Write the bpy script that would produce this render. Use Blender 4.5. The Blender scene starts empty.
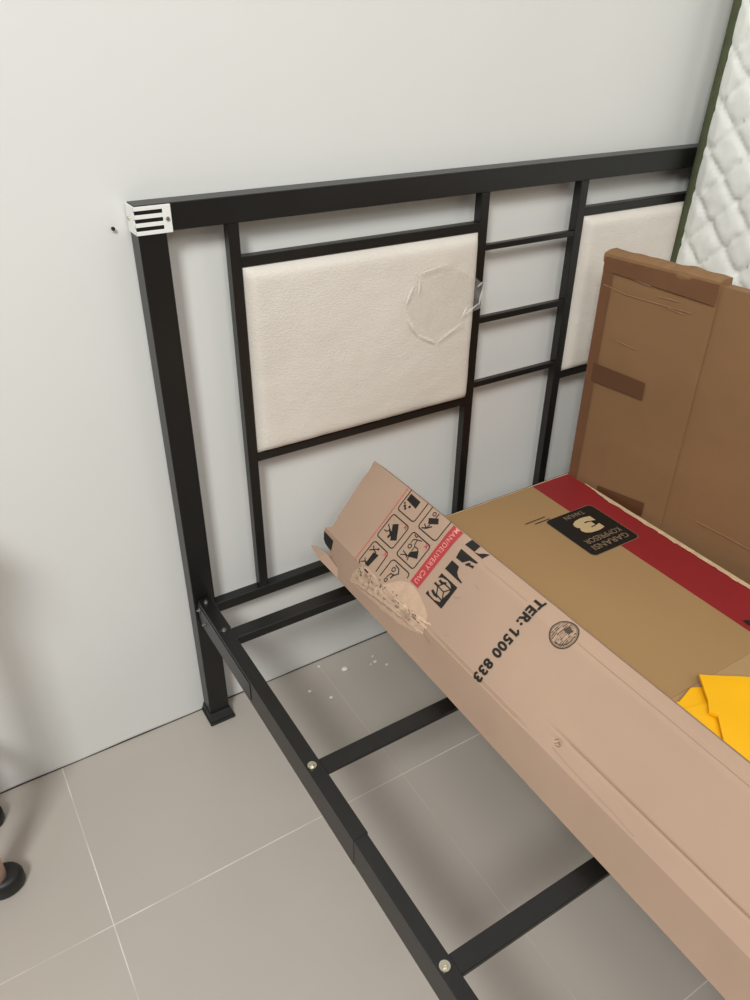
import bpy, bmesh, math, random
from mathutils import Vector, Matrix, noise
random.seed(7)
S = bpy.context.scene
COL = S.collection
rad = math.radians

# ------------------------------------------------------------------ helpers
def lin(c):
    return tuple((x/255/12.92) if x/255 <= .04045 else ((x/255+.055)/1.055)**2.4 for x in c)

def tag(o, label=None, cat=None, group=None, kind=None):
    if label: o['label'] = label
    if cat: o['category'] = cat
    if group: o['group'] = group
    if kind: o['kind'] = kind
    return o

def empty(name, loc=(0, 0, 0)):
    o = bpy.data.objects.new(name, None); COL.objects.link(o)
    o.location = loc; o.empty_display_size = .05
    return o

def link(name, me, m, parent=None, smooth=False):
    o = bpy.data.objects.new(name, me); COL.objects.link(o)
    if m is not None: me.materials.append(m)
    if parent:
        bpy_parent(o, parent)
    if smooth:
        for p in me.polygons: p.use_smooth = True
    return o

WORLD = {}
def bpy_parent(o, parent):
    # geometry is written in world coordinates, so undo the parents' offset
    off = Vector((0, 0, 0)); q = parent
    while q: off += q.location; q = q.parent
    o.parent = parent
    o.location = Vector(o.location) - off

def bmobj(name, bm, m, parent=None, smooth=False):
    bmesh.ops.recalc_face_normals(bm, faces=bm.faces)
    me = bpy.data.meshes.new(name); bm.to_mesh(me); bm.free()
    return link(name, me, m, parent, smooth)

def add_box(bm, x0, x1, y0, y1, z0, z1, bev=0.0, seg=2):
    r = bmesh.ops.create_cube(bm, size=1)
    vs = r['verts']
    for v in vs:
        v.co = Vector(((x0+x1)/2+v.co.x*(x1-x0), (y0+y1)/2+v.co.y*(y1-y0), (z0+z1)/2+v.co.z*(z1-z0)))
    if bev:
        es = list({e for v in vs for e in v.link_edges})
        bmesh.ops.bevel(bm, geom=es, offset=bev, segments=seg, affect='EDGES', profile=.5)

def box(name, x0, x1, y0, y1, z0, z1, m, parent=None, bev=0.0, seg=2):
    bm = bmesh.new(); add_box(bm, x0, x1, y0, y1, z0, z1, bev, seg)
    return bmobj(name, bm, m, parent)

def add_cyl(bm, c, r, h, axis='Z', seg=24, r2=None):
    M = {'Z': Matrix.Identity(4), 'Y': Matrix.Rotation(rad(90), 4, 'X'), 'X': Matrix.Rotation(rad(90), 4, 'Y')}[axis]
    bmesh.ops.create_cone(bm, cap_ends=True, segments=seg, radius1=r, radius2=r if r2 is None else r2, depth=h,
                          matrix=Matrix.Translation(c) @ M)

# ------------------------------------------------------------------ materials
def mat(name, col, rough=.6, metal=0., spec=.5, var=.0, vscale=8., bump=0., bscale=60., col2=None):
    m = bpy.data.materials.new(name); m.use_nodes = True
    nt = m.node_tree; N = nt.nodes; L = nt.links
    b = N['Principled BSDF']
    b.inputs['Roughness'].default_value = rough
    b.inputs['Metallic'].default_value = metal
    b.inputs['Specular IOR Level'].default_value = spec
    c = lin(col)
    tc = N.new('ShaderNodeTexCoord')
    nz = N.new('ShaderNodeTexNoise'); nz.inputs['Scale'].default_value = vscale; nz.inputs['Detail'].default_value = 5
    L.new(tc.outputs['Object'], nz.inputs['Vector'])
    rp = N.new('ShaderNodeValToRGB')
    c2 = lin(col2) if col2 else tuple(min(1, x*(1+var)) for x in c)
    c1 = c if col2 else tuple(x*(1-var) for x in c)
    rp.color_ramp.elements[0].position = .3; rp.color_ramp.elements[1].position = .7
    rp.color_ramp.elements[0].color = (*c1, 1); rp.color_ramp.elements[1].color = (*c2, 1)
    L.new(nz.outputs['Fac'], rp.inputs['Fac']); L.new(rp.outputs['Color'], b.inputs['Base Color'])
    if bump:
        n2 = N.new('ShaderNodeTexNoise'); n2.inputs['Scale'].default_value = bscale; n2.inputs['Detail'].default_value = 4
        L.new(tc.outputs['Object'], n2.inputs['Vector'])
        bp = N.new('ShaderNodeBump'); bp.inputs['Strength'].default_value = bump; bp.inputs['Distance'].default_value = .004
        L.new(n2.outputs['Fac'], bp.inputs['Height']); L.new(bp.outputs['Normal'], b.inputs['Normal'])
    return m

M_wall = mat('wall_paint', (225, 224, 220), .75, var=.015, vscale=2.2, bump=.06, bscale=35)
M_black = mat('black_powder_coat', (20, 19, 18), .36, spec=.5, var=.12, vscale=14, bump=.05, bscale=300)
M_blackp = mat('black_plastic', (24, 23, 22), .5, var=.1)
M_bolt = mat('dull_screw', (150, 149, 144), .35, metal=.8, var=.1, vscale=60)
M_chrome = mat('zinc_bolt', (205, 198, 180), .28, metal=.9, var=.1, vscale=60)
M_white = mat('white_plastic', (236, 236, 232), .4, var=.02)
M_slot = mat('dark_slot', (26, 26, 26), .7)
M_kraft = mat('pink_tan_cardboard', (180, 151, 130), .82, spec=.25, var=.06, vscale=3.5, bump=.12, bscale=22)
M_kraft2 = mat('tan_cardboard', (164, 131, 90), .8, spec=.25, var=.05, vscale=3, bump=.06, bscale=25)
M_kraft3 = mat('pale_tan_cardboard', (172, 141, 100), .8, spec=.25, var=.05, vscale=3, bump=.06, bscale=25)
M_brown = mat('brown_cardboard', (140, 106, 74), .8, spec=.25, var=.07, vscale=4, bump=.1, bscale=24)
M_edge = mat('torn_cardboard_edge', (206, 176, 140), .9, var=.12, vscale=60)
M_torn = mat('torn_paper', (198, 168, 144), .95, spec=.1, var=.07, vscale=60, bump=.35, bscale=120)
M_fluff = mat('paper_fibre', (216, 188, 162), .95, spec=.1, var=.1, vscale=90)
M_ink = mat('black_print', (25, 21, 16), .7, var=.15, vscale=60)
M_scuff_crease = mat('scuff_and_crease_tone', (158, 128, 106), .85, var=.1, vscale=80)
M_scuffd = mat('dirty_scuff', (128, 102, 82), .85, var=.2, vscale=120)
M_crease = mat('scuffed_crease_highlight', (164, 128, 98), .85, var=.15, vscale=80)
M_bant = mat('worn_pink_print', (222, 150, 138), .8, var=.12, vscale=150)
M_inkg = mat('worn_print', (78, 62, 46), .75, var=.25, vscale=120)
M_redp = mat('red_print', (178, 58, 62), .7, var=.06, vscale=40)
M_redx = mat('red_line_print', (200, 84, 76), .7, var=.1, vscale=60)
M_red = mat('dark_red_print', (142, 33, 37), .55, var=.05, vscale=5)
M_label = mat('black_label', (23, 20, 18), .5, var=.08)
M_cream = mat('cream_print', (196, 170, 128), .7, var=.05)
M_creamd = mat('faded_cream_print', (128, 108, 84), .7, var=.1)
M_tape = mat('brown_tape', (116, 78, 50), .5, var=.08, vscale=12, bump=.15, bscale=30)
M_taped = mat('dark_brown_tape', (98, 64, 40), .4, var=.05, vscale=12)
M_green = mat('green_binding', (72, 77, 50), .8, var=.15, vscale=40, bump=.3, bscale=300)
M_yellow = mat('yellow_plastic_sheet', (248, 184, 12), .45, var=.03, vscale=6, bump=.05, bscale=30)
M_crumb = mat('white_foam', (235, 232, 225), .8, var=.03)
M_beige = mat('pinkish_beige_wood', (238, 204, 184), .4, var=.05, vscale=10)
M_gap = mat('dark_gap', (70, 64, 58), .9, var=.3, vscale=30)
M_mside = mat('mattress_side_fabric', (225, 224, 218), .9, var=.03)

def fabric():
    m = bpy.data.materials.new('cream_woven_fabric'); m.use_nodes = True
    nt = m.node_tree; N = nt.nodes; L = nt.links; b = N['Principled BSDF']
    b.inputs['Roughness'].default_value = .9; b.inputs['Specular IOR Level'].default_value = .2
    tc = N.new('ShaderNodeTexCoord')
    nz = N.new('ShaderNodeTexNoise'); nz.inputs['Scale'].default_value = 5; nz.inputs['Detail'].default_value = 6
    L.new(tc.outputs['Object'], nz.inputs['Vector'])
    rp = N.new('ShaderNodeValToRGB')
    rp.color_ramp.elements[0].position = .3; rp.color_ramp.elements[1].position = .75
    rp.color_ramp.elements[0].color = (*lin((218, 209, 198)), 1); rp.color_ramp.elements[1].color = (*lin((229, 221, 211)), 1)
    L.new(nz.outputs['Fac'], rp.inputs['Fac']); L.new(rp.outputs['Color'], b.inputs['Base Color'])
    mp = N.new('ShaderNodeMapping'); mp.inputs['Scale'].default_value = (1, 1, 1.6)
    L.new(tc.outputs['Object'], mp.inputs['Vector'])
    mu = N.new('ShaderNodeTexVoronoi'); mu.inputs['Scale'].default_value = 210
    L.new(mp.outputs['Vector'], mu.inputs['Vector'])
    bp = N.new('ShaderNodeBump'); bp.inputs['Strength'].default_value = .28; bp.inputs['Distance'].default_value = .002
    L.new(mu.outputs[0], bp.inputs['Height']); L.new(bp.outputs['Normal'], b.inputs['Normal'])
    return m
M_fabric = fabric()

def quilt_mat():
    m = mat('white_quilted_fabric', (236, 236, 230), .85, spec=.2, var=.02, vscale=9, bump=.12, bscale=90)
    return m
M_quilt = quilt_mat()

def tile_mat():
    m = bpy.data.materials.new('beige_porcelain_tile'); m.use_nodes = True
    nt = m.node_tree; N = nt.nodes; L = nt.links; b = N['Principled BSDF']
    g = N.new('ShaderNodeNewGeometry'); sx = N.new('ShaderNodeSeparateXYZ'); L.new(g.outputs['Position'], sx.inputs[0])
    def mth(op, a, c=None):
        n = N.new('ShaderNodeMath'); n.operation = op
        for i, v in enumerate((a, c)):
            if v is None: continue
            if isinstance(v, (int, float)): n.inputs[i].default_value = v
            else: L.new(v, n.inputs[i])
        return n.outputs[0]
    def line(out, off):
        t = mth('DIVIDE', mth('SUBTRACT', out, off), .6)
        t = mth('ABSOLUTE', mth('SUBTRACT', mth('FRACT', mth('ADD', t, 20.5)), .5))
        return mth('LESS_THAN', t, .0009/.6)
    right = mth('SUBTRACT', 1.0, mth('MULTIPLY', mth('GREATER_THAN', sx.outputs[0], 0.0), .72))
    gr = mth('MAXIMUM', mth('MULTIPLY', line(sx.outputs[0], -.3143), right), line(sx.outputs[1], -.3839))
    nz = N.new('ShaderNodeTexNoise'); nz.inputs['Scale'].default_value = 9; nz.inputs['Detail'].default_value = 3
    L.new(g.outputs['Position'], nz.inputs['Vector'])
    fade = N.new('ShaderNodeMapRange'); fade.inputs[1].default_value = .36; fade.inputs[2].default_value = .62
    fade.inputs[3].default_value = .15; fade.inputs[4].default_value = .85
    L.new(nz.outputs['Fac'], fade.inputs[0])
    gf = mth('MULTIPLY', gr, fade.outputs[0])
    n2 = N.new('ShaderNodeTexNoise'); n2.inputs['Scale'].default_value = 1.6; n2.inputs['Detail'].default_value = 6
    L.new(g.outputs['Position'], n2.inputs['Vector'])
    rp = N.new('ShaderNodeValToRGB'); rp.color_ramp.elements[0].position = .3; rp.color_ramp.elements[1].position = .7
    rp.color_ramp.elements[0].color = (*lin((176, 167, 158)), 1); rp.color_ramp.elements[1].color = (*lin((183, 175, 166)), 1)
    L.new(n2.outputs['Fac'], rp.inputs['Fac'])
    mx = N.new('ShaderNodeMix'); mx.data_type = 'RGBA'
    L.new(gf, mx.inputs[0]); L.new(rp.outputs['Color'], mx.inputs[6]); mx.inputs[7].default_value = (*lin((238, 232, 220)), 1)
    L.new(mx.outputs[2], b.inputs['Base Color'])
    b.inputs['Roughness'].default_value = .28; b.inputs['Specular IOR Level'].default_value = .35
    return m
M_tile = tile_mat()

def film_mat():
    m = bpy.data.materials.new('clear_plastic_film'); m.use_nodes = True
    nt = m.node_tree; N = nt.nodes; L = nt.links
    for n in list(N): N.remove(n)
    out = N.new('ShaderNodeOutputMaterial'); mix = N.new('ShaderNodeMixShader')
    tr = N.new('ShaderNodeBsdfTransparent'); tr.inputs['Color'].default_value = (.97, .97, .96, 1)
    pb = N.new('ShaderNodeBsdfPrincipled'); pb.inputs['Base Color'].default_value = (*lin((250, 246, 240)), 1)
    pb.inputs['Roughness'].default_value = .12; pb.inputs['Specular IOR Level'].default_value = .8
    tc = N.new('ShaderNodeTexCoord'); nz = N.new('ShaderNodeTexNoise'); nz.inputs['Scale'].default_value = 40
    L.new(tc.outputs['Object'], nz.inputs['Vector'])
    mr = N.new('ShaderNodeMapRange'); mr.inputs[1].default_value = .3; mr.inputs[2].default_value = .75; mr.inputs[3].default_value = .08; mr.inputs[4].default_value = .26
    L.new(nz.outputs['Fac'], mr.inputs[0]); L.new(mr.outputs[0], mix.inputs[0])
    L.new(tr.outputs[0], mix.inputs[1]); L.new(pb.outputs[0], mix.inputs[2]); L.new(mix.outputs[0], out.inputs['Surface'])
    return m
M_film = film_mat()
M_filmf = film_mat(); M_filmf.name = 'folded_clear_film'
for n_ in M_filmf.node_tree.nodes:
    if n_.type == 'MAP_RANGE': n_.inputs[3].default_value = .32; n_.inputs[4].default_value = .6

# ------------------------------------------------------------------ the setting
def plane_struct(name, x0, x1, y0, y1, z0, z1, m):
    o = box(name, x0, x1, y0, y1, z0, z1, m); o['kind'] = 'structure'; return o
plane_struct('floor', -2.6, 1.64, -3.6, 0.0, -.05, 0.0, M_tile)
plane_struct('wall_back', -2.6, 1.64, 0.0, .1, -.05, 2.7, M_wall)
plane_struct('wall_right', 1.64, 1.74, -3.6, .1, -.05, 2.7, M_wall)
# thin dark strip painting the shadow gap where the wall meets the tiles
def joint():
    bm = bmesh.new(); n = 160; vs = []
    for i in range(n+1):
        x = -2.55 + i*(1.6+2.55)/n
        h = .0035 + .0022*noise.noise((x*9, 3.1, 0)) + .0012*noise.noise((x*37, 1.1, 0))
        vs.append((bm.verts.new((x, -.0016, 0.0002)), bm.verts.new((x, -.0012, max(.0012, h)))))
    for a, b in zip(vs, vs[1:]): bm.faces.new((a[0], b[0], b[1], a[1]))
    o = bmobj('shadow_gap_back', bm, M_gap); o['kind'] = 'structure'
joint()

# ------------------------------------------------------------------ bed frame
YF, YB = -.0434, -.0036          # front and back of the headboard tubes
H = 1.0969
XR = 1.589                       # right side of the headboard
bed = empty('bed_frame', (.02, -.03, 0))
tag(bed, 'black metal bed frame with a cream padded grid headboard against the white wall', 'bed')

def make_post(x0, x1):
    p = box('post', x0, x1, YF, YB, .004, H-.0412, M_black, bed, .0012, 1)
    bm = bmesh.new()
    add_box(bm, x0-.007, x1+.006, YF-.017, YB+.0026, .0003, .007, .001, 1)
    vs = [v for v in bm.verts]
    # flared collar that narrows up to the tube
    lo = [bm.verts.new(c) for c in ((x0-.005, YF-.012, .007), (x1+.004, YF-.012, .007), (x1+.004, YB+.002, .007), (x0-.005, YB+.002, .007))]
    hi = [bm.verts.new(c) for c in ((x0-.0012, YF-.0012, .022), (x1+.0012, YF-.0012, .022), (x1+.0012, YB+.0012, .022), (x0-.0012, YB+.0012, .022))]
    for i in range(4): bm.faces.new((lo[i], lo[(i+1) % 4], hi[(i+1) % 4], hi[i]))
    bmobj('foot_cap', bm, M_blackp, p)
    return p
make_post(0, .0441)
make_post(XR-.0441, XR)
box('top_rail', .0006, XR-.0006, YF, YB, H-.0411, H, M_black, bed, .0012, 1)

def corner_cap(x0, x1, mir=False):
    bm = bmesh.new()
    t = .0022
    zt, zb = H-.0012, H-.0425
    fy0, fy1 = YF-t, YF-.0001
    # front face: solid end tab and four bars with three open slots between them
    tabx = (x1-.013, x1) if not mir else (x0, x0+.013)
    add_box(bm, tabx[0], tabx[1], fy0, fy1, zb, zt, .0006, 1)
    bx = (x0-t, tabx[0]+.0008) if not mir else (tabx[1]-.0008, x1+t)
    h = zt-zb; barh = .0060; gap = (h-4*barh)/3
    for i in range(4):
        z = zb+i*(barh+gap)
        add_box(bm, bx[0], bx[1], fy0, fy1, z, z+barh, .0004, 1)
        sx = (x0-t, x0-.0001) if not mir else (x1+.0001, x1+t)
        add_box(bm, sx[0], sx[1], fy0+.0003, YF+.0042, z, z+barh, .0003, 1)
    sx = (x0-t, x0-.0001) if not mir else (x1+.0001, x1+t)
    add_box(bm, sx[0], sx[1], YF+.0040, YB-.001, zb, zt, .0003, 1)
    c = bmobj('corner_cap', bm, M_white, bed); tag(c, 'slotted white plastic corner cap')
    bm = bmesh.new(); sxm = (tabx[0]+tabx[1])/2
    add_cyl(bm, (sxm, fy0-.0012, (zb+zt)/2), .0034, .0026, 'Y', 18, .0028)
    bmobj('screw', bm, M_chrome, c)
    bm = bmesh.new(); add_cyl(bm, ((x0-t-.001) if not mir else (x1+t+.001), (YF+YB)/2+.008, (zb+zt)/2), .0030, .0022, 'X', 18)
    bmobj('screw', bm, M_chrome, c)
corner_cap(0, .054)
corner_cap(XR-.054, XR, True)

BAR = [(.1435, .1625), (.655, .6755), (.9125, .9345), (XR-.1625, XR-.1435)]
BY = (-.0424, -.0224)
for x0, x1 in BAR:
    box('upright_bar', x0, x1, *BY, .318, H-.0405, M_black, bed, .001, 1)
def hrail(name, x0, x1, z0, z1, y=BY):
    return box(name, x0, x1, y[0]+.0003, y[1]-.0003, z0, z1, M_black, bed, .001, 1)
for a, b in ((0, 1), (2, 3)):
    hrail('panel_rail', BAR[a][1]-.0005, BAR[b][0]+.0005, .984, 1.0015)
    hrail('panel_rail', BAR[a][1]-.0005, BAR[b][0]+.0005, .618, .6355)
for z0, z1 in ((.9455, .957), (.7965, .810), (.652, .665)):
    hrail('rung', BAR[1][1]-.0005, BAR[2][0]+.0005, z0, z1, (-.0415, -.0285))
hrail('bottom_rail', .0436, XR-.0436, .2955, .3195, (-.0434, -.0204))

def cushion(x0, x1, z0, z1):
    bm = bmesh.new(); nx, nz = 56, 42; yb = -.018
    g = []
    for j in range(nz+1):
        row = []
        for i in range(nx+1):
            u, w = i/nx, j/nz
            d = min(u, 1-u)*(x1-x0); e = min(w, 1-w)*(z1-z0)
            f = lambda t: 1-(1-min(1, t/.022))**2.4
            y = YF+.002 - .0150*math.sqrt(max(0, f(d)*f(e))) - .0035*math.sin(math.pi*u)*math.sin(math.pi*w)
            y += .0009*noise.noise((u*7, w*6, x0*3)) + .0006*noise.noise((u*19, w*17, x0))
            row.append(bm.verts.new((x0+u*(x1-x0), y, z0+w*(z1-z0))))
        g.append(row)
    for j in range(nz):
        for i in range(nx): bm.faces.new((g[j][i], g[j][i+1], g[j+1][i+1], g[j+1][i]))
    # sides and back
    rim = g[0][:]+[r[-1] for r in g[1:]]+g[-1][-2::-1]+[r[0] for r in g[-2:0:-1]]
    bk = [bm.verts.new((v.co.x, yb, v.co.z)) for v in rim]
    n = len(rim)
    for i in range(n): bm.faces.new((rim[i], bk[i], bk[(i+1) % n], rim[(i+1) % n]))
    bm.faces.new(bk[::-1])
    o = bmobj('cushion_panel', bm, M_fabric, bed, True)
    tag(o, 'cream woven padded panel')
cushion(BAR[0][1]+.0012, BAR[1][0]-.0012, .637, .9832)
cushion(BAR[2][1]+.0012, BAR[3][0]-.0012, .637, .9832)

# side rails (a tube with a bolted sleeve at the headboard end)
RZ = .345
LEN = -1.98
def side_rail(x0, x1, outer):
    r = box('side_rail', x0, x1, LEN, -.0445, RZ-.060, RZ, M_black, bed, .0014, 2)
    t = .0022
    bm = bmesh.new()
    if outer < 0: add_box(bm, x0-t, x0-.0002, -.30, -.046, RZ-.046, RZ-.006, .0008, 1)
    else: add_box(bm, x1+.0002, x1+t, -.30, -.046, RZ-.046, RZ-.006, .0008, 1)
    add_box(bm, x0-.001, x1+.003, -.155, -.046, RZ+.0002, RZ+.0026, .0008, 1)
    bmobj('rail_bracket', bm, M_black, r)
    # telescoping seam half way along
    bm = bmesh.new(); add_box(bm, x0-.0008, x1+.0014, -.66, -.0450, RZ-.0585, RZ+.0010, .0008, 1)
    bmobj('rail_sleeve', bm, M_black, r)
    return r
rl = side_rail(.008, .0305, -1)
rr = side_rail(XR-.0305, XR-.008, 1)

def bolt(c, parent, r=.0072, axis='Z', sgn=1):
    bm = bmesh.new()
    add_cyl(bm, (c[0], c[1], c[2]+.0009), r, .0018, 'Z', 26)
    add_cyl(bm, (c[0], c[1], c[2]+.0032), r*.70, .0036, 'Z', 6, r*.62)
    add_cyl(bm, (c[0]+r*.08, c[1], c[2]+.0056), r*.36, .0020, 'Z', 16, r*.3)
    if axis == 'X':
        bmesh.ops.rotate(bm, verts=bm.verts, cent=c, matrix=Matrix.Rotation(rad(-90), 3, 'Y'))
    o = bmobj('bolt', bm, M_chrome if r > .006 else M_bolt, parent); o['label'] = 'zinc hex bolt'; return o
bolt((.0170, -.516, RZ+.0012), rl)
bolt((.0175, -.866, RZ+.0002), rl)
bolt((.0190, -.155, RZ+.0012), rl, .0046)
bolt((.0190, -.062, RZ+.0028), rl, .0042)
bolt((.0054, -.060, RZ-.012), rl, .0042, 'X')
bolt((.0054, -.082, RZ-.033), rl, .0036, 'X')
for y in (-.516, -.866, -1.216, -1.566):
    bolt((XR-.0170, y, RZ+.0012 if y > -.66 else RZ+.0002), rr)
for y in (-1.216, -1.566):
    bolt((.0175, y, RZ+.0002), rl)
# end bar and slats across
ST = .3405
box('cross_bar', .0300, XR-.0300, -.180, -.149, ST-.020, ST, M_black, bed, .0012, 1)
for y in (-.520, -.869, -1.219, -1.569):
    box('slat', .0300, XR-.0300, y-.0145, y+.0145, ST-.009, ST, M_black, bed, .0010, 1)
# foot end
for x0 in (.008, XR-.0441-.008):
    p = box('post', x0, x0+.0441, LEN-.041, LEN, .004, .40, M_black, bed, .0012, 1)
    box('foot_cap', x0-.006, x0+.050, LEN-.047, LEN+.006, .0003, .012, M_blackp, p, .001, 1)
box('end_rail', .052, XR-.052, LEN-.035, LEN-.006, RZ-.06, RZ, M_black, bed, .0012, 1)

# clear film scrap clinging to the cushion and the bar beside it
def film():
    P = [(.472, .878), (.486, .905), (.498, .929), (.528, .939), (.577, .936), (.617, .915), (.651, .890), (.660, .864), (.659, .838), (.622, .830), (.615, .805), (.580, .794), (.545, .785), (.520, .800), (.501, .809), (.477, .838), (.480, .856)]
    P = [(x, z+.004) for x, z in P]
    cx, cz = .563, .862; rings = 9
    bm = bmesh.new(); c = bm.verts.new((cx, -.0655, cz)); prev = None
    n = len(P)*4; pts = []
    for i in range(len(P)):
        a, b = P[i], P[(i+1) % len(P)]
        for k in range(4): pts.append((a[0]+(b[0]-a[0])*k/4, a[1]+(b[1]-a[1])*k/4))
    for r in range(1, rings+1):
        f = r/rings; ring = []
        for i, (x, z) in enumerate(pts):
            px = cx+(x-cx)*f; pz = cz+(z-cz)*f
            y = -.0640 - .0006*noise.noise((px*25, pz*25, 2)) - .012*max(0, f-.80)*(1.0+1.2*noise.noise((px*24, pz*24, 9)))
            ring.append(bm.verts.new((px, y, pz)))
        if prev is None:
            for i in range(n): bm.faces.new((c, ring[i], ring[(i+1) % n]))
        else:
            for i in range(n): bm.faces.new((prev[i], ring[i], ring[(i+1) % n], prev[(i+1) % n]))
        prev = ring
    o = bmobj('plastic_film', bm, M_film, None, True)
    tag(o, 'crumpled scrap of clear plastic film stuck on the cream headboard panel', 'plastic film')
    # bright folded edges
    for a, b, w in (((.470, .874), (.489, .914), .0046), ((.500, .890), (.502, .926), .0030), ((.545, .786), (.612, .818), .0075), ((.606, .826), (.618, .848), .0045), ((.500, .930), (.560, .940), .0030), ((.612, .832), (.650, .852), .0040), ((.648, .846), (.655, .884), .0060),
                    ((.640, .884), (.654, .893), .0050), ((.476, .850), (.502, .810), .0080), ((.502, .812), (.546, .787), .0055)):
        bm = bmesh.new(); d = Vector((b[0]-a[0], 0, b[1]-a[1])).normalized(); q = Vector((-d.z, 0, d.x))*w/2
        A_, B_ = Vector((a[0], -.0685, a[1]+.002)), Vector((b[0], -.0685, b[1]+.002))
        k = 6; L_ = []
        for i in range(k+1):
            p = A_.lerp(B_, i/k); s = math.sin(math.pi*(i+.4)/(k+.8))
            L_.append((bm.verts.new(p+q*s), bm.verts.new(p+Vector((0, -.0025, 0))*s), bm.verts.new(p-q*s)))
        for u, v in zip(L_, L_[1:]):
            bm.faces.new((u[0], v[0], v[1], u[1])); bm.faces.new((u[1], v[1], v[2], u[2]))
        bmobj('film_fold', bm, M_filmf, o, True)
film()

# ------------------------------------------------------------------ long carton leaning across the slats
C45 = math.sqrt(.5)
VB, VE, VR, VO = 0.0, .053, .204, .2255
def smooth(a, b, x):
    t = max(0, min(1, (x-a)/(b-a))); return t*t*(3-2*t)
def cpoint(s, v):
    """point on the carton's big face; s runs along the bed, v across the face"""
    x, z = .25+C45*v, .40+C45*v
    if v < VE:                                   # side strip folds away a little
        k = (VE-v)/VE; x += .0165*k; z -= .0275*k
    if v > VR:                                   # crushed upper edge rolls over
        k = (v-VR)/(VO-VR)*smooth(.30, .46, s)
        x += .0095*k; z -= .0102*k
    return x, z
def cdisp(s, v):
    d = .0016*noise.noise((s*5, v*9, 1.7)) + .0007*noise.noise((s*17, v*22, 4.4))
    # creases that run along the carton
    d -= .0026*math.exp(-((v-.086+.003*(s-.75))/.0022)**2)*smooth(.70, .76, s)
    d -= .0024*math.exp(-((v-.0565)/.0020)**2)*smooth(.42, .47, s)*(1-smooth(.66, .70, s))
    d -= .0030*math.exp(-((v-.2040)/.0050)**2)*smooth(.34, .40, s)
    d -= .0025*math.exp(-(((s-.74)/.006)**2+((v-.076)/.004)**2))
    d += .0012*math.exp(-(((s-.735)/.02)**2+((v-.090)/.012)**2))
    return d
NRM = Vector((-C45, 0, C45))
def face_pt(s, v, off=0.0):
    x, z = cpoint(s, v)
    n = NRM if v <= VR or s < .3 else Vector((-.45, 0, .89))
    if v < VE: n = Vector((-.83, 0, .55))
    return Vector((x, -s, z)) + n*(cdisp(s, v)+off)

carton = empty('long_cardboard_box', (.36, -.8, .342))
tag(carton, 'long pinkish tan cardboard box with black printing and torn corner, tilted across the slats', 'cardboard box')
S1 = 1.50
def end_s(v):
    e = .0845 - .104*(v-.03) + .0012*noise.noise((v*90, 2, 2)) + (.0022 if (int(v*46) % 3 == 0 and v > .06) else 0)
    e -= .016*math.exp(-((v-.046)/.012)**4)
    if v < .029: e = .108+min(.045, (.029-v)*2.4)+.002*noise.noise((v*300, 1, 1))
    return e
def carton_body():
    bm = bmesh.new()
    vv = [i*VE/8 for i in range(8)] + [VE+i*(VR-VE)/60 for i in range(60)] + [VR+i*(VO-VR)/8 for i in range(9)]
    ns = 230; rows = []
    for j in range(ns+1):
        row = []
        for v in vv:
            s0 = end_s(v); t = j/ns
            s = s0+(S1-s0)*t
            row.append(bm.verts.new(face_pt(s, v)))
        # upper narrow side, back and underside
        s0 = end_s(.2); s = s0+(S1-s0)*t
        top = row[-1].co
        for k in (1, 2): row.append(bm.verts.new((top.x+.022*k+.0012*noise.noise((s*8, k, 0)), -s, top.z-.022*k)))
        a = row[-1].co.copy(); b = Vector((.3040, -s, .3425))
        for k in (1, 2, 3): row.append(bm.verts.new(a.lerp(b, k/3)))
        f = row[0].co.copy()
        row.append(bm.verts.new(b.lerp(f, .5)))
        rows.append(row)
    m = len(rows[0])
    for j in range(ns):
        for i in range(m):
            bm.faces.new((rows[j][i], rows[j][(i+1) % m], rows[j+1][(i+1) % m], rows[j+1][i]))
    bm.faces.new(rows[0][::-1]); bm.faces.new(rows[-1])
    return bmobj('box_body', bm, M_kraft, carton)
carton_body()

# --- printing: every mark is drawn in (s, v) and laid on the face
def chop(bm, step=.006):
    def cut(ax, lo, hi, st):
        x = math.floor(lo/st)*st
        while x <= hi:
            no = Vector((1, 0, 0)) if ax == 0 else Vector((0, 1, 0))
            bmesh.ops.bisect_plane(bm, geom=list(bm.verts)+list(bm.edges)+list(bm.faces), plane_co=no*x, plane_no=no)
            x += st
    xs = [v.co.x for v in bm.verts]; ys = [v.co.y for v in bm.verts]
    cut(0, min(xs), max(xs), step); cut(1, min(ys), max(ys), step)
    if max(ys) > VR > min(ys):
        bmesh.ops.bisect_plane(bm, geom=list(bm.verts)+list(bm.edges)+list(bm.faces), plane_co=Vector((0, VR, 0)), plane_no=Vector((0, 1, 0)))

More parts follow.
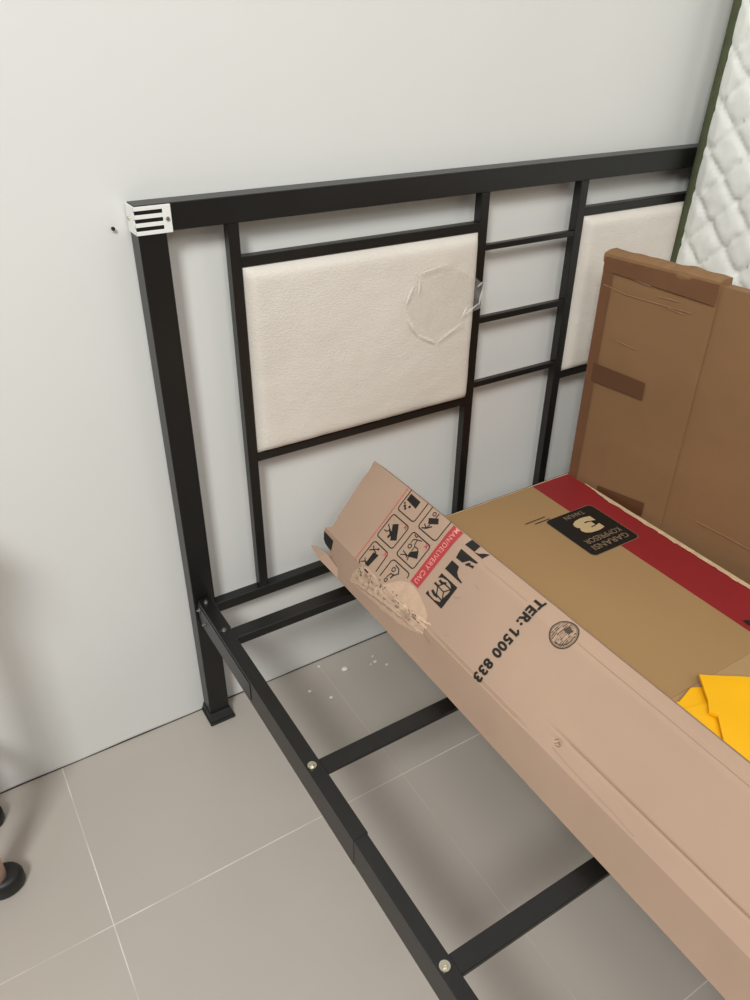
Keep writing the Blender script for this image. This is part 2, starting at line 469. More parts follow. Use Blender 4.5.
class Draw:
    def __init__(self): self.bm = bmesh.new()
    def poly(self, pts):
        f = self.bm.faces.new([self.bm.verts.new((p[0], p[1], 0)) for p in pts])
        bmesh.ops.triangulate(self.bm, faces=[f]); return self
    def stroke(self, pts, w=.0022, closed=False):
        n = len(pts)
        for i in range(n if closed else n-1):
            a = Vector((*pts[i], 0)); b = Vector((*pts[(i+1) % n], 0)); d = (b-a)
            if d.length < 1e-6: continue
            d.normalize(); q = Vector((-d.y, d.x, 0))*w/2; e = d*w*.35
            self.bm.faces.new([self.bm.verts.new(c) for c in (a-e+q, a-e-q, b+e-q, b+e+q)])
        return self
    def ring(self, c, r, w=.0018, n=16):
        return self.stroke([(c[0]+r*math.cos(2*math.pi*i/n), c[1]+r*math.sin(2*math.pi*i/n)) for i in range(n)], w, True)
    def disc(self, c, r, n=12):
        return self.poly([(c[0]+r*math.cos(2*math.pi*i/n), c[1]+r*math.sin(2*math.pi*i/n)) for i in range(n)])
    def rrect(self, s0, s1, v0, v1, w=.0022, r=.006, open_=()):
        pts = []
        for cx, cy, a0 in ((s1-r, v1-r, 0), (s0+r, v1-r, 90), (s0+r, v0+r, 180), (s1-r, v0+r, 270)):
            for k in range(5): pts.append((cx+r*math.cos(rad(a0+k*22.5)), cy+r*math.sin(rad(a0+k*22.5))))
        if open_:
            keep = [p for p in pts if p[1] <= open_[0] and p[1] >= open_[1]]
        return self.stroke(pts, w, True)
    def done(self, name, m, parent, off=.0006, mapper=face_pt):
        chop(self.bm)
        for v in self.bm.verts: v.co = mapper(v.co.x, v.co.y, off)
        me = bpy.data.meshes.new(name); self.bm.to_mesh(me); self.bm.free()
        return link(name, me, m, parent)

def text_geo(txt, bold=0.0, size=1.0, spacing=1.0):
    cu = bpy.data.curves.new('text', 'FONT'); cu.body = txt; cu.size = size; cu.offset = bold; cu.space_character = spacing
    cu.resolution_u = 3; cu.fill_mode = 'FRONT'
    o = bpy.data.objects.new('text', cu); COL.objects.link(o)
    dg = bpy.context.evaluated_depsgraph_get(); me = bpy.data.meshes.new_from_object(o.evaluated_get(dg))
    vs = [(v.co.x, v.co.y) for v in me.vertices]; fs = [tuple(p.vertices) for p in me.polygons]
    bpy.data.objects.remove(o); bpy.data.curves.remove(cu); bpy.data.meshes.remove(me)
    return vs, fs
def text_on(name, txt, fx, m, parent, mapper, off, bold=0., size=1., spacing=1.):
    """fx maps normalised text coordinates (0..1 along, 0..1 up) to the surface"""
    vs, fs = text_geo(txt, bold, size, spacing)
    x0 = min(v[0] for v in vs); x1 = max(v[0] for v in vs); y0 = min(v[1] for v in vs); y1 = max(v[1] for v in vs)
    bm = bmesh.new(); bv = [bm.verts.new((*fx((x-x0)/(x1-x0), (y-y0)/(y1-y0)), 0)) for x, y in vs]
    for f in fs:
        try: bm.faces.new([bv[i] for i in f])
        except ValueError: pass
    d = Draw(); d.bm.free(); d.bm = bm
    return d.done(name, m, parent, off, mapper)

# red hairline and icon frames
Draw().poly([(.1885, .225), (.1905, .225), (.1945, .050), (.1925, .050)]).done('red_border_line', M_redx, carton)
def icon(frame, fn):
    d = Draw(); frame(d); fn(d); d.done('handling_icon', M_ink, carton, .0007)
def fr(s0, s1, v0, v1):
    return lambda d: d.rrect(s0, s1, v0, v1)
def open_top(s0, s1, v0):          # frame that runs over the upper edge
    r = .006
    return lambda d: d.stroke([(s0, .2255), (s0, v0+r), (s0+r*.3, v0+r*.3), (s0+r, v0), (s1-r, v0), (s1-r*.3, v0+r*.3), (s1, v0+r), (s1, .2255)])
def i1(d):
    d.poly([(.205, .2202), (.2381, .2191), (.2387, .2031), (.2055, .2058)])
    for c, r in (((.2111, .1944), .0030), ((.2165, .1908), .0027), ((.2231, .1986), .0030), ((.2065, .1986), .0022)): d.disc(c, r)
    d.stroke([(.2111, .1944), (.2165, .1908)], .002)
icon(open_top(.200, .256, .1805), i1)
def i2(d):
    d.poly([(.2152, .152), (.2277, .16), (.2494, .1335), (.2366, .1254)])
    d.stroke([(.2065, .1466), (.2181, .1401), (.2283, .1386)]); d.stroke([(.2071, .1333), (.2148, .1341), (.2181, .1401)]); d.stroke([(.2258, .1283), (.2258, .1371)], .003)
    d.disc((.2266, .1288), .0030); d.stroke([(.2181, .1401), (.2300, .1330)], .0040)
icon(fr(.1995, .2545, .1155, .1685), i2)
def i3(d):
    d.poly([(.2212, .0867), (.2369, .0895), (.2336, .0596), (.223, .0585)])
    d.stroke([(.2088, .0846), (.2192, .0923), (.2269, .0982)]); d.stroke([(.2108, .0957), (.2181, .0906), (.2275, .0888)])
    d.disc((.2269, .0975), .0024)
    d.stroke([(.21, .0567), (.2178, .0629), (.2263, .0646)]); d.stroke([(.2126, .0673), (.22, .0623), (.2264, .0607)]); d.stroke([(.2252, .054), (.2321, .0508), (.2409, .0508)], .004)
icon(lambda d: d.stroke([(.2090, .0520), (.2045, .058), (.2042, .100), (.2065, .1035), (.210, .1052), (.250, .1048), (.2545, .100), (.2575, .0640)]), i3)
def i4(d):
    d.poly([(.2939, .1356), (.3094, .1468), (.3185, .1342), (.2946, .1251)])
    for l in ([(.279, .1193), (.2882, .1253), (.296, .1238)], [(.2788, .1281), (.2932, .1264)], [(.3003, .12), (.2976, .1281)], [(.2775, .1649), (.2846, .1627), (.2861, .167)],
              [(.2816, .1498), (.2819, .1566), (.2899, .1606), (.3011, .1644)], [(.2906, .16), (.2917, .1518), (.2951, .1474), (.2953, .1387)], [(.296, .148), (.3042, .1488), (.3083, .145)]): d.stroke(l, .0019)
    d.ring((.2845, .1428), .0040, .0019)
icon(fr(.2695, .3255, .1145, .1680), i4)
def i5(d):
    d.poly([(.2794, .2059), (.2996, .2164), (.3074, .2076), (.2874, .1964)])
    d.stroke([(.2806, .1835), (.2905, .1884), (.2983, .1966)], .0026); d.stroke([(.2804, .1922), (.2896, .1879)]); d.stroke([(.2898, .1891), (.2919, .197)])
    d.ring((.285, .2180), .0036, .0018); d.stroke([(.2931, .2142), (.2938, .2234)])
icon(open_top(.2705, .3270, .1800), i5)
def i6(d):
    d.stroke([(.2873, .0983), (.2983, .0971), (.3047, .0901), (.2986, .0821), (.2893, .0806), (.2871, .0715)]); d.stroke([(.296, .0747), (.2974, .0832)], .003)
    d.ring((.2888, .0897), .0040, .0019); d.ring((.2896, .0656), .0034, .0018); d.disc((.2970, .0590), .0016)
icon(lambda d: d.stroke([(.2720, .0640), (.2710, .098), (.273, .1018), (.277, .1040), (.320, .1045), (.3245, .1035), (.3268, .1000), (.3270, .0960)]), i6)
for (s, v) in ((.2474, .164), (.249, .099), (.3172, .1626)):
    Draw().stroke([(s-.0032, v-.0032), (s+.0032, v+.0032)], .0018).stroke([(s-.0032, v+.0032), (s+.0032, v-.0032)], .0018).done('red_cross_mark', M_redx if v < .1 else M_redp, carton, .0008)
# red caution banner
Draw().poly([(.336, .2245), (.337, .096), (.3615, .0955), (.363, .2245)]).done('caution_banner', M_redp, carton)
text_on('banner_text', 'MAN/DELIVERY CAU', lambda a, b: (.3435+.0115*b, .2235-.1225*a), M_bant, carton, face_pt, .0011, .008, 1, 1.12)
# black square symbols
def sym(fn): d = Draw(); fn(d); d.done('handling_symbol', M_ink, carton, .0009)
def q1(d):
    d.poly([(.3828, .1450), (.4300, .1445), (.4302, .0983), (.3824, .0988), (.3826, .1060), (.3905, .1020), (.4060, .1010), (.4190, .1050), (.4265, .1180), (.4240, .1330), (.4145, .1395), (.4040, .1418), (.3908, .1400), (.3826, .1345)])
    cube = [(.3935, .1234), (.4017, .1343), (.4211, .1342), (.4234, .1306), (.421, .1092), (.4032, .1102)]
    d.stroke(cube, .0024, True); d.stroke([(.3935, .1234), (.4115, .1223), (.4211, .1342)], .0022); d.stroke([(.4115, .1223), (.421, .1092)], .0022)
    d.poly([(.4211, .1342), (.4240, .1330), (.4265, .1180), (.4190, .1050), (.4180, .1085), (.4225, .1290)])
    d.stroke([(.3845, .1240), (.3950, .1235)], .0040); d.stroke([(.3900, .1330), (.3960, .1320), (.4040, .1360)], .0046); d.stroke([(.3905, .1110), (.3990, .1085), (.4060, .1090)], .0050)
sym(q1)
sym(lambda d: d.poly([(.3838, .1745), (.4047, .1740), (.4092, .1644), (.417, .1593), (.4314, .1565), (.4306, .1540), (.3826, .1549)]))
def q3(d):
    d.poly([(.3831, .2005), (.4308, .2005), (.4294, .1969), (.4143, .1937), (.4049, .1830), (.3867, .1824)])
    d.poly([(.4113, .1835), (.4150, .1890), (.4198, .1922), (.4215, .1892), (.4304, .192), (.4302, .1857), (.4260, .1870), (.4224, .1850), (.4206, .1868), (.4180, .1835)])
sym(q3)
def q4(d):
    d.poly([(.3850, .2250), (.4066, .2250), (.4083, .2110), (.3831, .2105)])
    d.poly([(.4082, .2104), (.418, .2137), (.4231, .219), (.4323, .2245), (.4303, .2104)])
sym(q4)
# phone number line
text_on('printed_number', 'TER: 1500 833', lambda a, b: (.5615+.0200*b, .2205-.1670*a), M_ink, carton, face_pt, .0010, .042, 1, 1.1)
Draw().stroke([(.5804, .1538), (.5778, .1566), (.5760, .1584)], .0040).done('printed_number', M_ink, carton, .0010)
# round stamp
d = Draw(); d.ring((.641, .2000), .0222, .0022, 40); d.ring((.641, .2000), .0200, .0006, 40)
random.seed(3)
for i in range(-5, 6):
    w = math.sqrt(max(0, .0185**2-(i*.0032)**2)); v = -w
    while v < w-.001:
        l = random.uniform(.002, .010); e = min(w, v+l)
        if random.random() < .85: d.stroke([(.641+i*.0032, .2000+v), (.641+i*.0032, .2000+e)], random.choice((.0008, .0012, .0017)))
        v = e+random.uniform(.0012, .003)
d.stroke([(.641+.017*math.cos(rad(a)), .2+.017*math.sin(rad(a))) for a in range(-100, 10, 12)], .0018)
d.poly([(.634, .2055), (.646, .2055), (.650, .2125), (.638, .2155)])
d.done('round_stamp', M_inkg, carton, .0008)
# small worn print near the dent
Draw().stroke([(.739, .070), (.742, .076), (.746, .074)], .0012).stroke([(.742, .070), (.747, .071), (.748, .076)], .0010).stroke([(.735, .074), (.739, .079)], .001).done('scuff_mark', M_scuffd, carton, .0008)
d = Draw()
random.seed(11)
for _ in range(16):
    s = random.uniform(.40, .56); v = random.uniform(.056, .105); a = random.uniform(-.3, .3); l = random.uniform(.003, .010)
    if abs(s-.48) < .02 and v > .09: continue
    d.stroke([(s, v), (s+l*math.cos(a), v+l*math.sin(a))], .0005)
d.bm.free()
for l, w_ in (([(.436, .128), (.447, .134)], .0012), ([(.455, .168), (.468, .166)], .0007), ([(.430, .046), (.452, .041)], .0012), ([(.470, .070), (.480, .074)], .0007)):
    Draw().stroke(l, w_).done('scuff_mark', M_scuff_crease, carton, .0007)
# thin darker lines drawn along the folds to raise crease contrast
def fold_line(pts, w): Draw().stroke(pts, w).done('crease_line', M_scuff_crease, carton, .0007)
fold_line([(.758+i*.03, .086-.003*(.008+i*.03)) for i in range(0, 18)], .0011)
fold_line([(.486+i*.02, .0565) for i in range(0, 10)], .0009)
fold_line([(.445, .2040), (.50, .2044), (.553, .2038)], .0012)
fold_line([(.668, .2042), (.74, .2034), (.84, .2042), (.96, .2036), (1.1, .204)], .0014)
fold_line([(.74, .0640), (.79, .0610), (.86, .0600), (.90, .0570)], .0008)
# dark block printed on the end corner
Draw().poly([(.0690, .0470), (.1075, .0458), (.1105, .0285), (.0850, .0300), (.0740, .0345)]).done('corner_print', M_ink, carton, .0008)

# torn patch: bare inner paper with lifted, ragged fibres
def torn():
    edge = [(.1985, .0285), (.1995, .0150), (.2174, .0165), (.245, .0180), (.2725, .0202), (.290, .0215), (.3117, .0213), (.3453, .0255), (.3650, .0262), (.3822, .0303), (.402, .0345), (.4217, .0404), (.4300, .0470),
            (.4235, .0600), (.4170, .0720), (.4020, .0800), (.3870, .0850), (.3700, .0905), (.3520, .0935), (.3367, .0920), (.3180, .0830), (.3000, .0640), (.2876, .0520), (.2626, .0570), (.2480, .0580), (.2238, .0545), (.2097, .0440)]
    d = Draw(); d.poly(edge); o = d.done('torn_patch', M_torn, carton, .0009); tag(o, 'pale torn patch of bare paper')
    d = Draw(); random.seed(5)
    for i in range(70):
        s = random.uniform(.215, .42); c = .0215+(s-.2)*.115
        v = c + random.uniform(-.004, .017); l = random.uniform(.012, .05)
        d.stroke([(s, v), (s+l*.5, v+l*.06+random.uniform(-.0012, .0012)), (min(.43, s+l), v+l*.11)], random.uniform(.0007, .0018))
    fib = d.done('lifted_fibre', M_fluff, carton, .0014)
    d = Draw()
    for i in range(26):
        s = random.uniform(.215, .42); v = .0215+(s-.2)*.115+random.uniform(0, .018); l = random.uniform(.004, .018)
        d.stroke([(s, v), (s+l, v+l*.13)], random.uniform(.0005, .0011))
    for i in range(24):
        s = random.uniform(.205, .40); v = .040+(s-.2)*.10+random.uniform(-.004, .010)
        d.stroke([(s, v), (s+random.uniform(.001, .004), v+random.uniform(-.002, .002))], random.uniform(.0010, .0022))
    d.done('exposed_flute', M_inkg, carton, .0016)
    # curled ragged lip along the lower border of the tear
    bm = bmesh.new(); prev = None
    for i in range(61):
        t = i/60; s = .192+t*.235; v = .0150+t*.0275+.0022*noise.noise((t*22, 0, 0))
        h = .006+.004*noise.noise((t*16, 3, 0)); h = max(.001, h)*math.sin(math.pi*min(1, t+.04))
        a = bm.verts.new(face_pt(s, v, .0008)); b = bm.verts.new(face_pt(s, v+h*.7, .0012+h*.55)); c = bm.verts.new(face_pt(s+.002, v+h*1.7, .0010+h*.35))
        if prev: bm.faces.new((prev[0], a, b, prev[1])); bm.faces.new((prev[1], b, c, prev[2]))
        prev = (a, b, c)
    bmobj('torn_lip', bm, M_torn, carton)
torn()

# larger shreds of paper standing off the tear
random.seed(21)
for i in range(12):
    s_ = random.uniform(.205, .40); v_ = .020+(s_-.2)*.11+random.uniform(0, .022); l = random.uniform(.010, .026); w_ = random.uniform(.003, .007); h = random.uniform(.002, .006)
    bm = bmesh.new(); prev = None
    for k in range(6):
        t = k/5; q = w_*(1-.7*t)*(1+.3*noise.noise((k, i, 0)))
        a = bm.verts.new(face_pt(s_+l*t, v_-q+l*t*.15, .0016+h*t*t)); b = bm.verts.new(face_pt(s_+l*t+.001, v_+q+l*t*.15, .0016+h*t*t*1.3))
        if prev: bm.faces.new((prev[0], a, b, prev[1]))
        prev = (a, b)
    bmobj('paper_shred', bm, M_fluff if i % 2 else M_torn, carton)

# loose end flaps
def flap(name, pts, m, thick=.003):
    bm = bmesh.new(); vs = [bm.verts.new(p) for p in pts]
    f = bm.faces.new(vs)
    r = bmesh.ops.extrude_face_region(bm, geom=[f]); n = f.normal if f.normal.length else Vector((0, 0, 1))
    f.normal_update(); n = f.normal
    bmesh.ops.translate(bm, verts=[e for e in r['geom'] if isinstance(e, bmesh.types.BMVert)], vec=n*thick)
    return bmobj(name, bm, m, carton)
def flat_pt(s, v): return Vector((.25+C45*v, -s, .40+C45*v))
flap('end_flap', [face_pt(.158, .0005, .001), face_pt(.150, .0140, .001), face_pt(.130, .0190, .001), flat_pt(.1188, .0178), flat_pt(.0802, .0121), flat_pt(.0690, .0085), flat_pt(.0677, .0052), flat_pt(.1097, -.0019)], M_kraft)

# ------------------------------------------------------------------ flat carton with red stripe
ZR = .42
flat = empty('flat_carton', (.65, -.7, .3415))
tag(flat, 'wide tan carton with dark red stripe lying flat on the bed slats', 'cardboard box')
def flat_body():
    bm = bmesh.new(); add_box(bm, .392, .9022, -.7525, -.1435, .342, ZR, .0005, 1)
    bmobj('box_body', bm, M_kraft2, flat)
    # next flap past the seam
    bm = bmesh.new(); add_box(bm, .392, .9022, -1.45, -.7527, .342, ZR, .0005, 1)
    bmobj('end_section', bm, M_kraft3, flat)
flat_body()
def fmap(x, y, off): return Vector((x, y, ZR+off))
def fpoly(name, pts, m, off): 
    bm = bmesh.new(); f = bm.faces.new([bm.verts.new((x, y, ZR+off)) for x, y in pts])
    return bmobj(name, bm, m, flat)
fpoly('red_stripe', [(.789, -.1455), (.9008, -.1455), (.9008, -.7515), (.789, -.7515)], M_red, .0004)
fpoly('red_stripe', [(.789, -.7516), (.9008, -.7516), (.9008, -1.44), (.789, -1.44)], M_red, .0004)
# ragged pale lip along the stripe's outer border
bm = bmesh.new(); prev = None
for i in range(121):
    y = -.20-i*(.80/120); w = .010*smooth(0, .1, i/120)+.003*noise.noise((y*40, 0, 0))+.002*noise.noise((y*130, 0, 0))
    a = bm.verts.new((.9020, y, ZR+.0022)); b = bm.verts.new((.9020-max(.0015, w+.001), y, ZR+.0018))
    if prev: bm.faces.new((prev[0], a, b, prev[1]))
    prev = (a, b)
bmobj('torn_edge', bm, M_edge, flat)
bm = bmesh.new(); prev = None
for i in range(60):
    x = .392+i*(.902-.392)/59
    a = bm.verts.new((x, -.1440, ZR+.0014)); b = bm.verts.new((x, -.1462-.0006*noise.noise((x*60, 0, 0)), ZR+.0012))
    if prev: bm.faces.new((prev[0], a, b, prev[1]))
    prev = (a, b)
bmobj('torn_edge', bm, M_edge, flat)
def rr(x0, x1, y0, y1, r):
    pts = []
    for cx, cy, a0 in ((x1-r, y1-r, 0), (x0+r, y1-r, 90), (x0+r, y0+r, 180), (x1-r, y0+r, 270)):
        for k in range(7): pts.append((cx+r*math.cos(rad(a0+k*15)), cy+r*math.sin(rad(a0+k*15))))
    return pts
fpoly('label_border', rr(.7125, .8480, -.4155, -.2685, .012), M_creamd, .0006)
fpoly('warranty_label', rr(.7140, .8465, -.4140, -.2700, .011), M_label, .0009)
# lettering is read from the headboard side (turned half round)
def ltext(name, t, x0, x1, y0, y1, m, bold=0., sp=1.):
    text_on(name, t, lambda a, b: (x1+(x0-x1)*a, y0+(y1-y0)*b), m, flat, fmap, .0014, bold, 1., sp)
ltext('label_text', 'GARANSI', .732, .832, -.386, -.402, M_creamd, .012)
ltext('label_text', 'KOMPRESOR', .732, .832, -.364, -.380, M_creamd, .012)
ltext('label_numeral', '3', .7545, .8120, -.300, -.353, M_cream, .075)
ltext('label_text', 'TAHUN', .7575, .812, -.278, -.2915, M_creamd, .012)
def dashes():
    d = Draw(); random.seed(2)
    for y, x0, x1 in ((-.2555, .672, .722), (-.2660, .690, .728)):
        x = x0
        while x < x1:
            w = random.uniform(.0025, .006); d.stroke([(x, y), (x+w, y)], .0034); x += w+.0016
    d.done('small_print', M_inkg, flat, .0008, fmap)
dashes()
fpoly('black_print', [(.802, -.693), (.8125, -.6965), (.8190, -.712), (.8060, -.716), (.800, -.705)], M_ink, .0008)

# ------------------------------------------------------------------ tall brown carton
BX = lambda y: .9072 + (-.145-y)*.0632          # its face runs slightly outwards
tall = empty('tall_carton', (.94, -.6, .3405))
tag(tall, 'plain brown cardboard carton standing upright with brown tape on its edges', 'cardboard box')
def tall_panel(name, y0, y1, z1, dx0, thick, m=M_brown, zb=.3415, ragged=.0):
    bm = bmesh.new(); ny, nz = 40, 34; F_, K = [], []
    for j in range(nz+1):
        a, b = [], []
        for i in range(ny+1):
            y = y0+(y1-y0)*i/ny; zt = z1+ragged*noise.noise((y*30, 1, 0)) + .004*noise.noise((y*6, 2, 0))
            z = zb+(zt-zb)*j/nz
            dd = .0012*noise.noise((y*7, z*7, 3)) + .0006*noise.noise((y*25, z*25, 6))
            dd += .0012*math.exp(-((z-.872-.0*(y))/.0018)**2)*(1 if -.36 < y < -.15 else 0)
            dd += .0010*math.exp(-((z-.775)/.0016)**2)*(1 if -.27 < y < -.20 else 0)
            dd -= .0035*math.exp(-((z-.905)/.004)**2)*(1 if y > -.40 else 0)
            a.append(bm.verts.new((BX(y)+dx0-dd, y, z))); b.append(bm.verts.new((BX(y)+dx0+thick, y, z)))
        F_.append(a); K.append(b)
    for j in range(nz):
        for i in range(ny):
            bm.faces.new((F_[j][i], F_[j][i+1], F_[j+1][i+1], F_[j+1][i])); bm.faces.new((K[j][i], K[j+1][i], K[j+1][i+1], K[j][i+1]))
    for j in range(nz):
        bm.faces.new((F_[j][0], F_[j+1][0], K[j+1][0], K[j][0])); bm.faces.new((F_[j][-1], K[j][-1], K[j+1][-1], F_[j+1][-1]))
    for i in range(ny):
        bm.faces.new((F_[0][i], K[0][i], K[0][i+1], F_[0][i+1])); bm.faces.new((F_[-1][i], F_[-1][i+1], K[-1][i+1], K[-1][i]))
    return bmobj(name, bm, m, tall)
tall_panel('side_panel', -.1425, -.404, .934, 0, .030, ragged=.002)
tall_panel('rear_panel', -.380, -1.25, .934, .0045, .0255, ragged=.001)
def tface(y, z, off): return Vector((BX(y)-.0018-off, y, z))
def tquad(name, pts, m, off=.0008):
    d = Draw(); d.poly(pts); return d.done(name, m, tall, off, tface)
tquad('tape_strip', [(-.1435, .345), (-.1435, .915), (-.1700, .912), (-.1670, .345)], M_tape)
tquad('tape_strip', [(-.1600, .706), (-.2950, .707), (-.2965, .669), (-.1600, .664)], M_taped, .0012)
tquad('tape_strip', [(-.1435, .929), (-.4020, .936), (-.4020, .897), (-.30, .899), (-.1435, .902)], M_tape, .0016)
tquad('tape_strip', [(-.2300, .430), (-.3560, .448), (-.3560, .415), (-.2300, .400)], M_taped, .0010)
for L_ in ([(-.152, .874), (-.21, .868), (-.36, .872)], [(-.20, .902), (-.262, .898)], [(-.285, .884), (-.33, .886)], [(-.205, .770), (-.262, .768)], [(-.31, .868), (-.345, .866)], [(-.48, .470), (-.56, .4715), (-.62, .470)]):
    Draw().stroke(L_, .0016).done('crease', M_crease, tall, .0012, tface)  # lighter strokes paint the highlights along the scuffed creases
# crushed top fold
bm = bmesh.new(); prev = None
for i in range(81):
    y = -.1405-i*(.262/80); k = noise.noise((y*26, 0, 0)); q = noise.noise((y*70, 5, 0))
    z = .936+.006*(i/80)+.0035*k
    p = [Vector((BX(y)-.0022, y, z-.020+.004*q)), Vector((BX(y)-.0032-.0026*k, y, z-.010+.003*k)), Vector((BX(y)-.0022-.0014*q, y, z-.001)), Vector((BX(y)+.012, y, z+.0035+.0022*q)), Vector((BX(y)+.0305, y, z+.004+.002*k)), Vector((BX(y)+.0315, y, z-.02))]
    r = [bm.verts.new(c) for c in p]
    if prev:
        for a in range(5): bm.faces.new((prev[a], r[a], r[a+1], prev[a+1]))
    else: bm.faces.new(r)
    prev = r
bm.faces.new(prev)
bmobj('top_fold', bm, M_brown, tall)

# ------------------------------------------------------------------ mattress on edge
mat_e = empty('mattress', (1.34, -1.0, .3405))
tag(mat_e, 'white quilted mattress with dark green edge binding standing on its side', 'mattress')
LEANM = .0486
def mx(z): return 1.2265+LEANM*(z-.86)
def mattress():
    T = .20; z0, z1, y0, y1 = .3415, 1.84, -.057, -1.95
    bm = bmesh.new(); ny, nz = 250, 200
    per = .0925
    g = []
    for j in range(nz+1):
        row = []
        for i in range(ny+1):
            # denser near the visible end
            t = i/ny; y = y0-.0 + (y1-y0)*(t**1.5); z = z0+(z1-z0)*j/nz
            a = (y+z)/per + .12; b = (z-y*.92)/per + .28
            da = abs(a-math.floor(a)-.5)*2; db = abs(b-math.floor(b)-.5)*2    # 1 on seam
            puff = (1-da**5)*(1-db**5)
            h = .0120*(puff**.55)
            h += .0036*noise.noise((y*22+z*8, z*52, 1))*(.25+da**2+db**2) + .0012*noise.noise((y*70, z*110, 2))
            e = min(y0-y, z-z0, z1-z); h *= min(1, max(0, (e-.006)/.035))
            row.append(bm.verts.new((mx(z)-h, y, z)))
        g.append(row)
    for j in range(nz):
        for i in range(ny): bm.faces.new((g[j][i], g[j][i+1], g[j+1][i+1], g[j+1][i]))
    bmobj('quilted_face', bm, M_quilt, mat_e, True)
    bm = bmesh.new(); B = []
    for (y, z) in ((y0+.0015, z0), (y1, z0), (y1, z1), (y0+.0015, z1)):
        B.append((bm.verts.new((mx(z)+.0012, y, z)), bm.verts.new((mx(z)+T, y, z))))
    for i in range(4):
        a, b = B[i], B[(i+1) % 4]; bm.faces.new((a[0], b[0], b[1], a[1]))
    bm.faces.new([b[1] for b in B]); bm.faces.new([b[0] for b in B][::-1])
    bmobj('side_border', bm, M_mside, mat_e)
    # green binding tape, a rounded strip along the face's border
    bm = bmesh.new(); w = .0205
    def strip(P0, P1, inn):
        n = 90; prev = None
        for i in range(n+1):
            p = Vector(P0).lerp(Vector(P1), i/n); wob = .0007*noise.noise((p.y*9, p.z*9, 8))
            q = Vector((mx(p.z), p.y, p.z)); I = Vector(inn)
            r = []
            for k in range(7):
                th = math.pi*k/6; r.append(bm.verts.new(q+I*(wob+w/2-w/2*math.cos(th)-.002)+Vector((-1, 0, 0))*(.0075*math.sin(th)+.0008)))
            if prev:
                for k in range(6): bm.faces.new((prev[k], r[k], r[k+1], prev[k+1]))
            prev = r
    strip((0, y0, z0+.002), (0, y0, z1-.002), (0, -1, 0))
    strip((0, y1, z0+.002), (0, y1, z1-.002), (0, 1, 0))
    strip((0, y0, z1-.002), (0, y1, z1-.002), (0, 0, -1))
    bmobj('edge_binding', bm, M_green, mat_e, True)
mattress()

# ------------------------------------------------------------------ folded yellow sheet
yel = empty('yellow_plastic_bag', (.60, -.9, ZR))
tag(yel, 'folded bright yellow plastic bag lying on the tan carton', 'plastic bag')
def sheet(name, pts, z, m, thick=.004, tilt=(0, 0), res=.012, amp=.0016):
    bm = bmesh.new(); f = bm.faces.new([bm.verts.new((x, y, 0)) for x, y in pts])
    bmesh.ops.triangulate(bm, faces=[f])
    for ax in (0, 1):
        lo = min(p[ax] for p in pts); hi = max(p[ax] for p in pts); x = lo+res
        no = Vector((1, 0, 0)) if ax == 0 else Vector((0, 1, 0))
        while x < hi:
            bmesh.ops.bisect_plane(bm, geom=list(bm.verts)+list(bm.edges)+list(bm.faces), plane_co=no*x, plane_no=no); x += res
    cx = sum(p[0] for p in pts)/len(pts); cy = sum(p[1] for p in pts)/len(pts)
    for v in bm.verts:
        v.co.z = z+amp*noise.noise((v.co.x*14, v.co.y*14, z*50))+tilt[0]*(v.co.x-cx)+tilt[1]*(v.co.y-cy)
    r = bmesh.ops.extrude_face_region(bm, geom=list(bm.faces))
    bmesh.ops.translate(bm, verts=[e for e in r['geom'] if isinstance(e, bmesh.types.BMVert)], vec=(0, 0, thick))
    return bmobj(name, bm, m, yel)
sheet('lower_fold', [(.522, -.762), (.539, -.769), (.578, -.759), (.620, -.780), (.640, -1.00), (.46, -1.02), (.47, -.90)], ZR+.0045, M_yellow, .006)
sheet('middle_fold', [(.525, -.785), (.560, -.795), (.600, -.800), (.640, -.85), (.62, -1.0), (.47, -1.01), (.47, -.90)], ZR+.0125, M_yellow, .004)
sheet('upper_fold', [(.598, -.755), (.662, -.802), (.760, -.874), (.745, -1.10), (.50, -1.06), (.47, -.96), (.514, -.867), (.552, -.826), (.547, -.814), (.566, -.797)], ZR+.0215, M_yellow, .005, (.02, 0), amp=.002)

# ------------------------------------------------------------------ crumbs on the floor
CR = [('large white foam crumb on the floor under the headboard', .333, -.062, .0075), ('white foam crumb on the floor nearest the left bed post', .228, -.081, .0045),
      ('white foam crumb on the floor farthest out from the wall', .261, -.123, .0042), ('white foam crumb on the floor close against the wall', .284, -.021, .0035),
      ('white foam crumb in the cluster beside the tilted box, the one closest to the wall', .414, -.058, .0032), ('white foam crumb in the middle of the cluster beside the tilted box', .409, -.077, .0042),
      ('white foam crumb in the cluster beside the tilted box, the one at its right end', .429, -.100, .0036), ('tiny white foam crumb at the left end of the cluster beside the tilted box', .396, -.079, .0025)]
for i, (lb, x, y, r) in enumerate(CR):
    bm = bmesh.new(); bmesh.ops.create_icosphere(bm, subdivisions=2, radius=r)
    for v in bm.verts:
        k = 1+.35*noise.noise(v.co*220+Vector((i*7, 0, 0))); v.co = Vector((v.co.x*k*1.15, v.co.y*k*.9, v.co.z*k*.55))
    zmin = min(v.co.z for v in bm.verts)
    me = bpy.data.meshes.new('foam_crumb'); bm.to_mesh(me); bm.free()
    o = link('foam_crumb', me, M_crumb, None, True); o.location = (x, y, -zmin+.0002)
    tag(o, lb, 'crumb', 'white foam crumbs on the floor by the wall')

# nail in the wall
bm = bmesh.new(); add_cyl(bm, (-.0258, -.0030, 1.0603), .0016, .006, 'Y', 12); add_cyl(bm, (-.0258, -.0062, 1.0603), .0030, .0014, 'Y', 14)
tag(bmobj('nail', bm, M_slot), 'small dark nail in the white wall left of the headboard corner', 'nail')

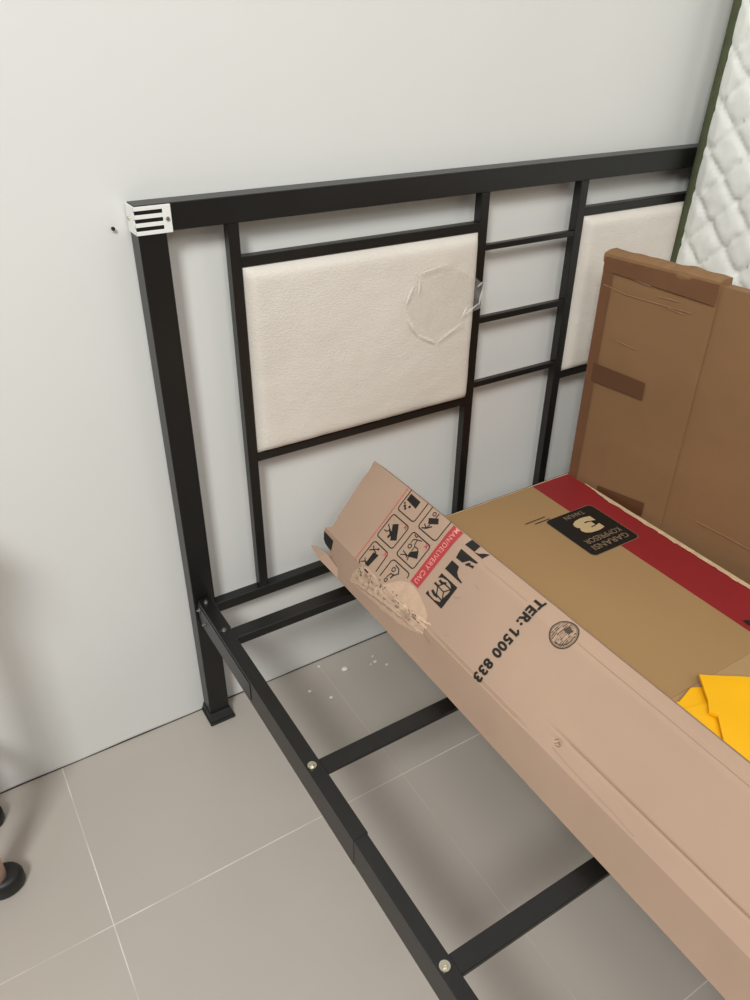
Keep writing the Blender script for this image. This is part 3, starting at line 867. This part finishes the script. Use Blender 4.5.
# ------------------------------------------------------------------ stool at the left edge
stool = empty('stool', (-.59, -.14, 0))
tag(stool, 'pinkish beige stool with black rubber feet by the wall at left', 'stool')
LX, LY = (-.470, -.74), (-.062, -.213)
def leg(x, y):
    bm = bmesh.new()
    bmesh.ops.create_cone(bm, cap_ends=True, segments=20, radius1=.0185, radius2=.026, depth=.725, matrix=Matrix.Translation((x, y, .018+.3625)))
    l = bmobj('leg', bm, M_beige, stool, True)
    bm = bmesh.new(); n = 24; R = []
    d = 1 if x > -.6 else -1
    for z, k in ((.0003, .92), (.006, 1.0), (.026, 1.0), (.034, .90), (.037, .62)):
        R.append([bm.verts.new((x+d*.010+d*(.0345*k*math.cos(2*math.pi*i/n)), y+.0275*k*math.sin(2*math.pi*i/n), z)) for i in range(n)])
    for a, b in zip(R, R[1:]):
        for i in range(n): bm.faces.new((a[i], a[(i+1) % n], b[(i+1) % n], b[i]))
    bm.faces.new(R[0][::-1]); bm.faces.new(R[-1])
    bmobj('rubber_foot', bm, M_blackp, l, True)
for x in LX:
    for y in LY: leg(x-(.010 if y > -.1 and x > -.6 else 0), y)
box('seat', LX[1]-.05, LX[0]+.05, LY[1]-.05, LY[0]+.045, .74, .770, M_beige, stool, .008, 3)
for x in LX:
    box('stretcher', x-.010, x+.010, LY[1]+.01, LY[0]-.01, .235, .260, M_beige, stool, .003)
for y in LY:
    box('stretcher', LX[1]+.01, LX[0]-.01, y-.010, y+.010, .255, .280, M_beige, stool, .003)

# ------------------------------------------------------------------ light
def area(name, loc, target, sx, sy, power, col):
    l = bpy.data.lights.new(name, 'AREA'); l.shape = 'RECTANGLE'; l.size = sx; l.size_y = sy; l.energy = power; l.color = col
    o = bpy.data.objects.new(name, l); COL.objects.link(o); o.location = loc
    o.rotation_euler = (Vector(target)-Vector(loc)).to_track_quat('-Z', 'Y').to_euler()
    return o
area('window_light', (-1.85, -2.5, 3.4), (.2, -.1, .6), .75, .9, 120, (.965, 1.0, .985))
area('fill_light', (-.2, -2.6, 2.7), (1.0, 0, .6), 1.0, 1.0, 22, (1.0, .975, .94))  # added fill lamp, brightens the wall towards the right
w = bpy.data.worlds.new('room_light'); S.world = w; w.use_nodes = True
nt = w.node_tree; bg = nt.nodes['Background']
tc = nt.nodes.new('ShaderNodeTexCoord'); sp = nt.nodes.new('ShaderNodeSeparateXYZ'); rp = nt.nodes.new('ShaderNodeValToRGB')
nt.links.new(tc.outputs['Generated'], sp.inputs[0]); nt.links.new(sp.outputs[2], rp.inputs['Fac']); nt.links.new(rp.outputs['Color'], bg.inputs['Color'])
rp.color_ramp.elements[0].position = .22; rp.color_ramp.elements[0].color = (.03, .03, .03, 1)
rp.color_ramp.elements[1].position = .85; rp.color_ramp.elements[1].color = (1, .99, .97, 1)
bg.inputs['Strength'].default_value = .62

# ------------------------------------------------------------------ camera
f, yaw, pit, rol = 766.6527, rad(32.1543), rad(32.5406), rad(.6956)
fw = Vector((math.sin(yaw)*math.cos(pit), math.cos(yaw)*math.cos(pit), -math.sin(pit)))
R0 = Vector((math.cos(yaw), -math.sin(yaw), 0)); U0 = R0.cross(fw)
R1 = math.cos(rol)*R0+math.sin(rol)*U0; U1 = -math.sin(rol)*R0+math.cos(rol)*U0
cd = bpy.data.cameras.new('camera'); cam = bpy.data.objects.new('camera', cd); COL.objects.link(cam)
cd.sensor_fit = 'HORIZONTAL'; cd.sensor_width = 36; cd.lens = f*36/750; cd.clip_start = .02
Mx = Matrix((R1, U1, -fw)).transposed().to_4x4(); Mx.translation = Vector((-.32251423, -1.23151045, 1.34228111))
cam.matrix_world = Mx
S.camera = cam
S.view_settings.view_transform = 'Standard'
S.view_settings.look = 'None'
S.view_settings.exposure = -.13
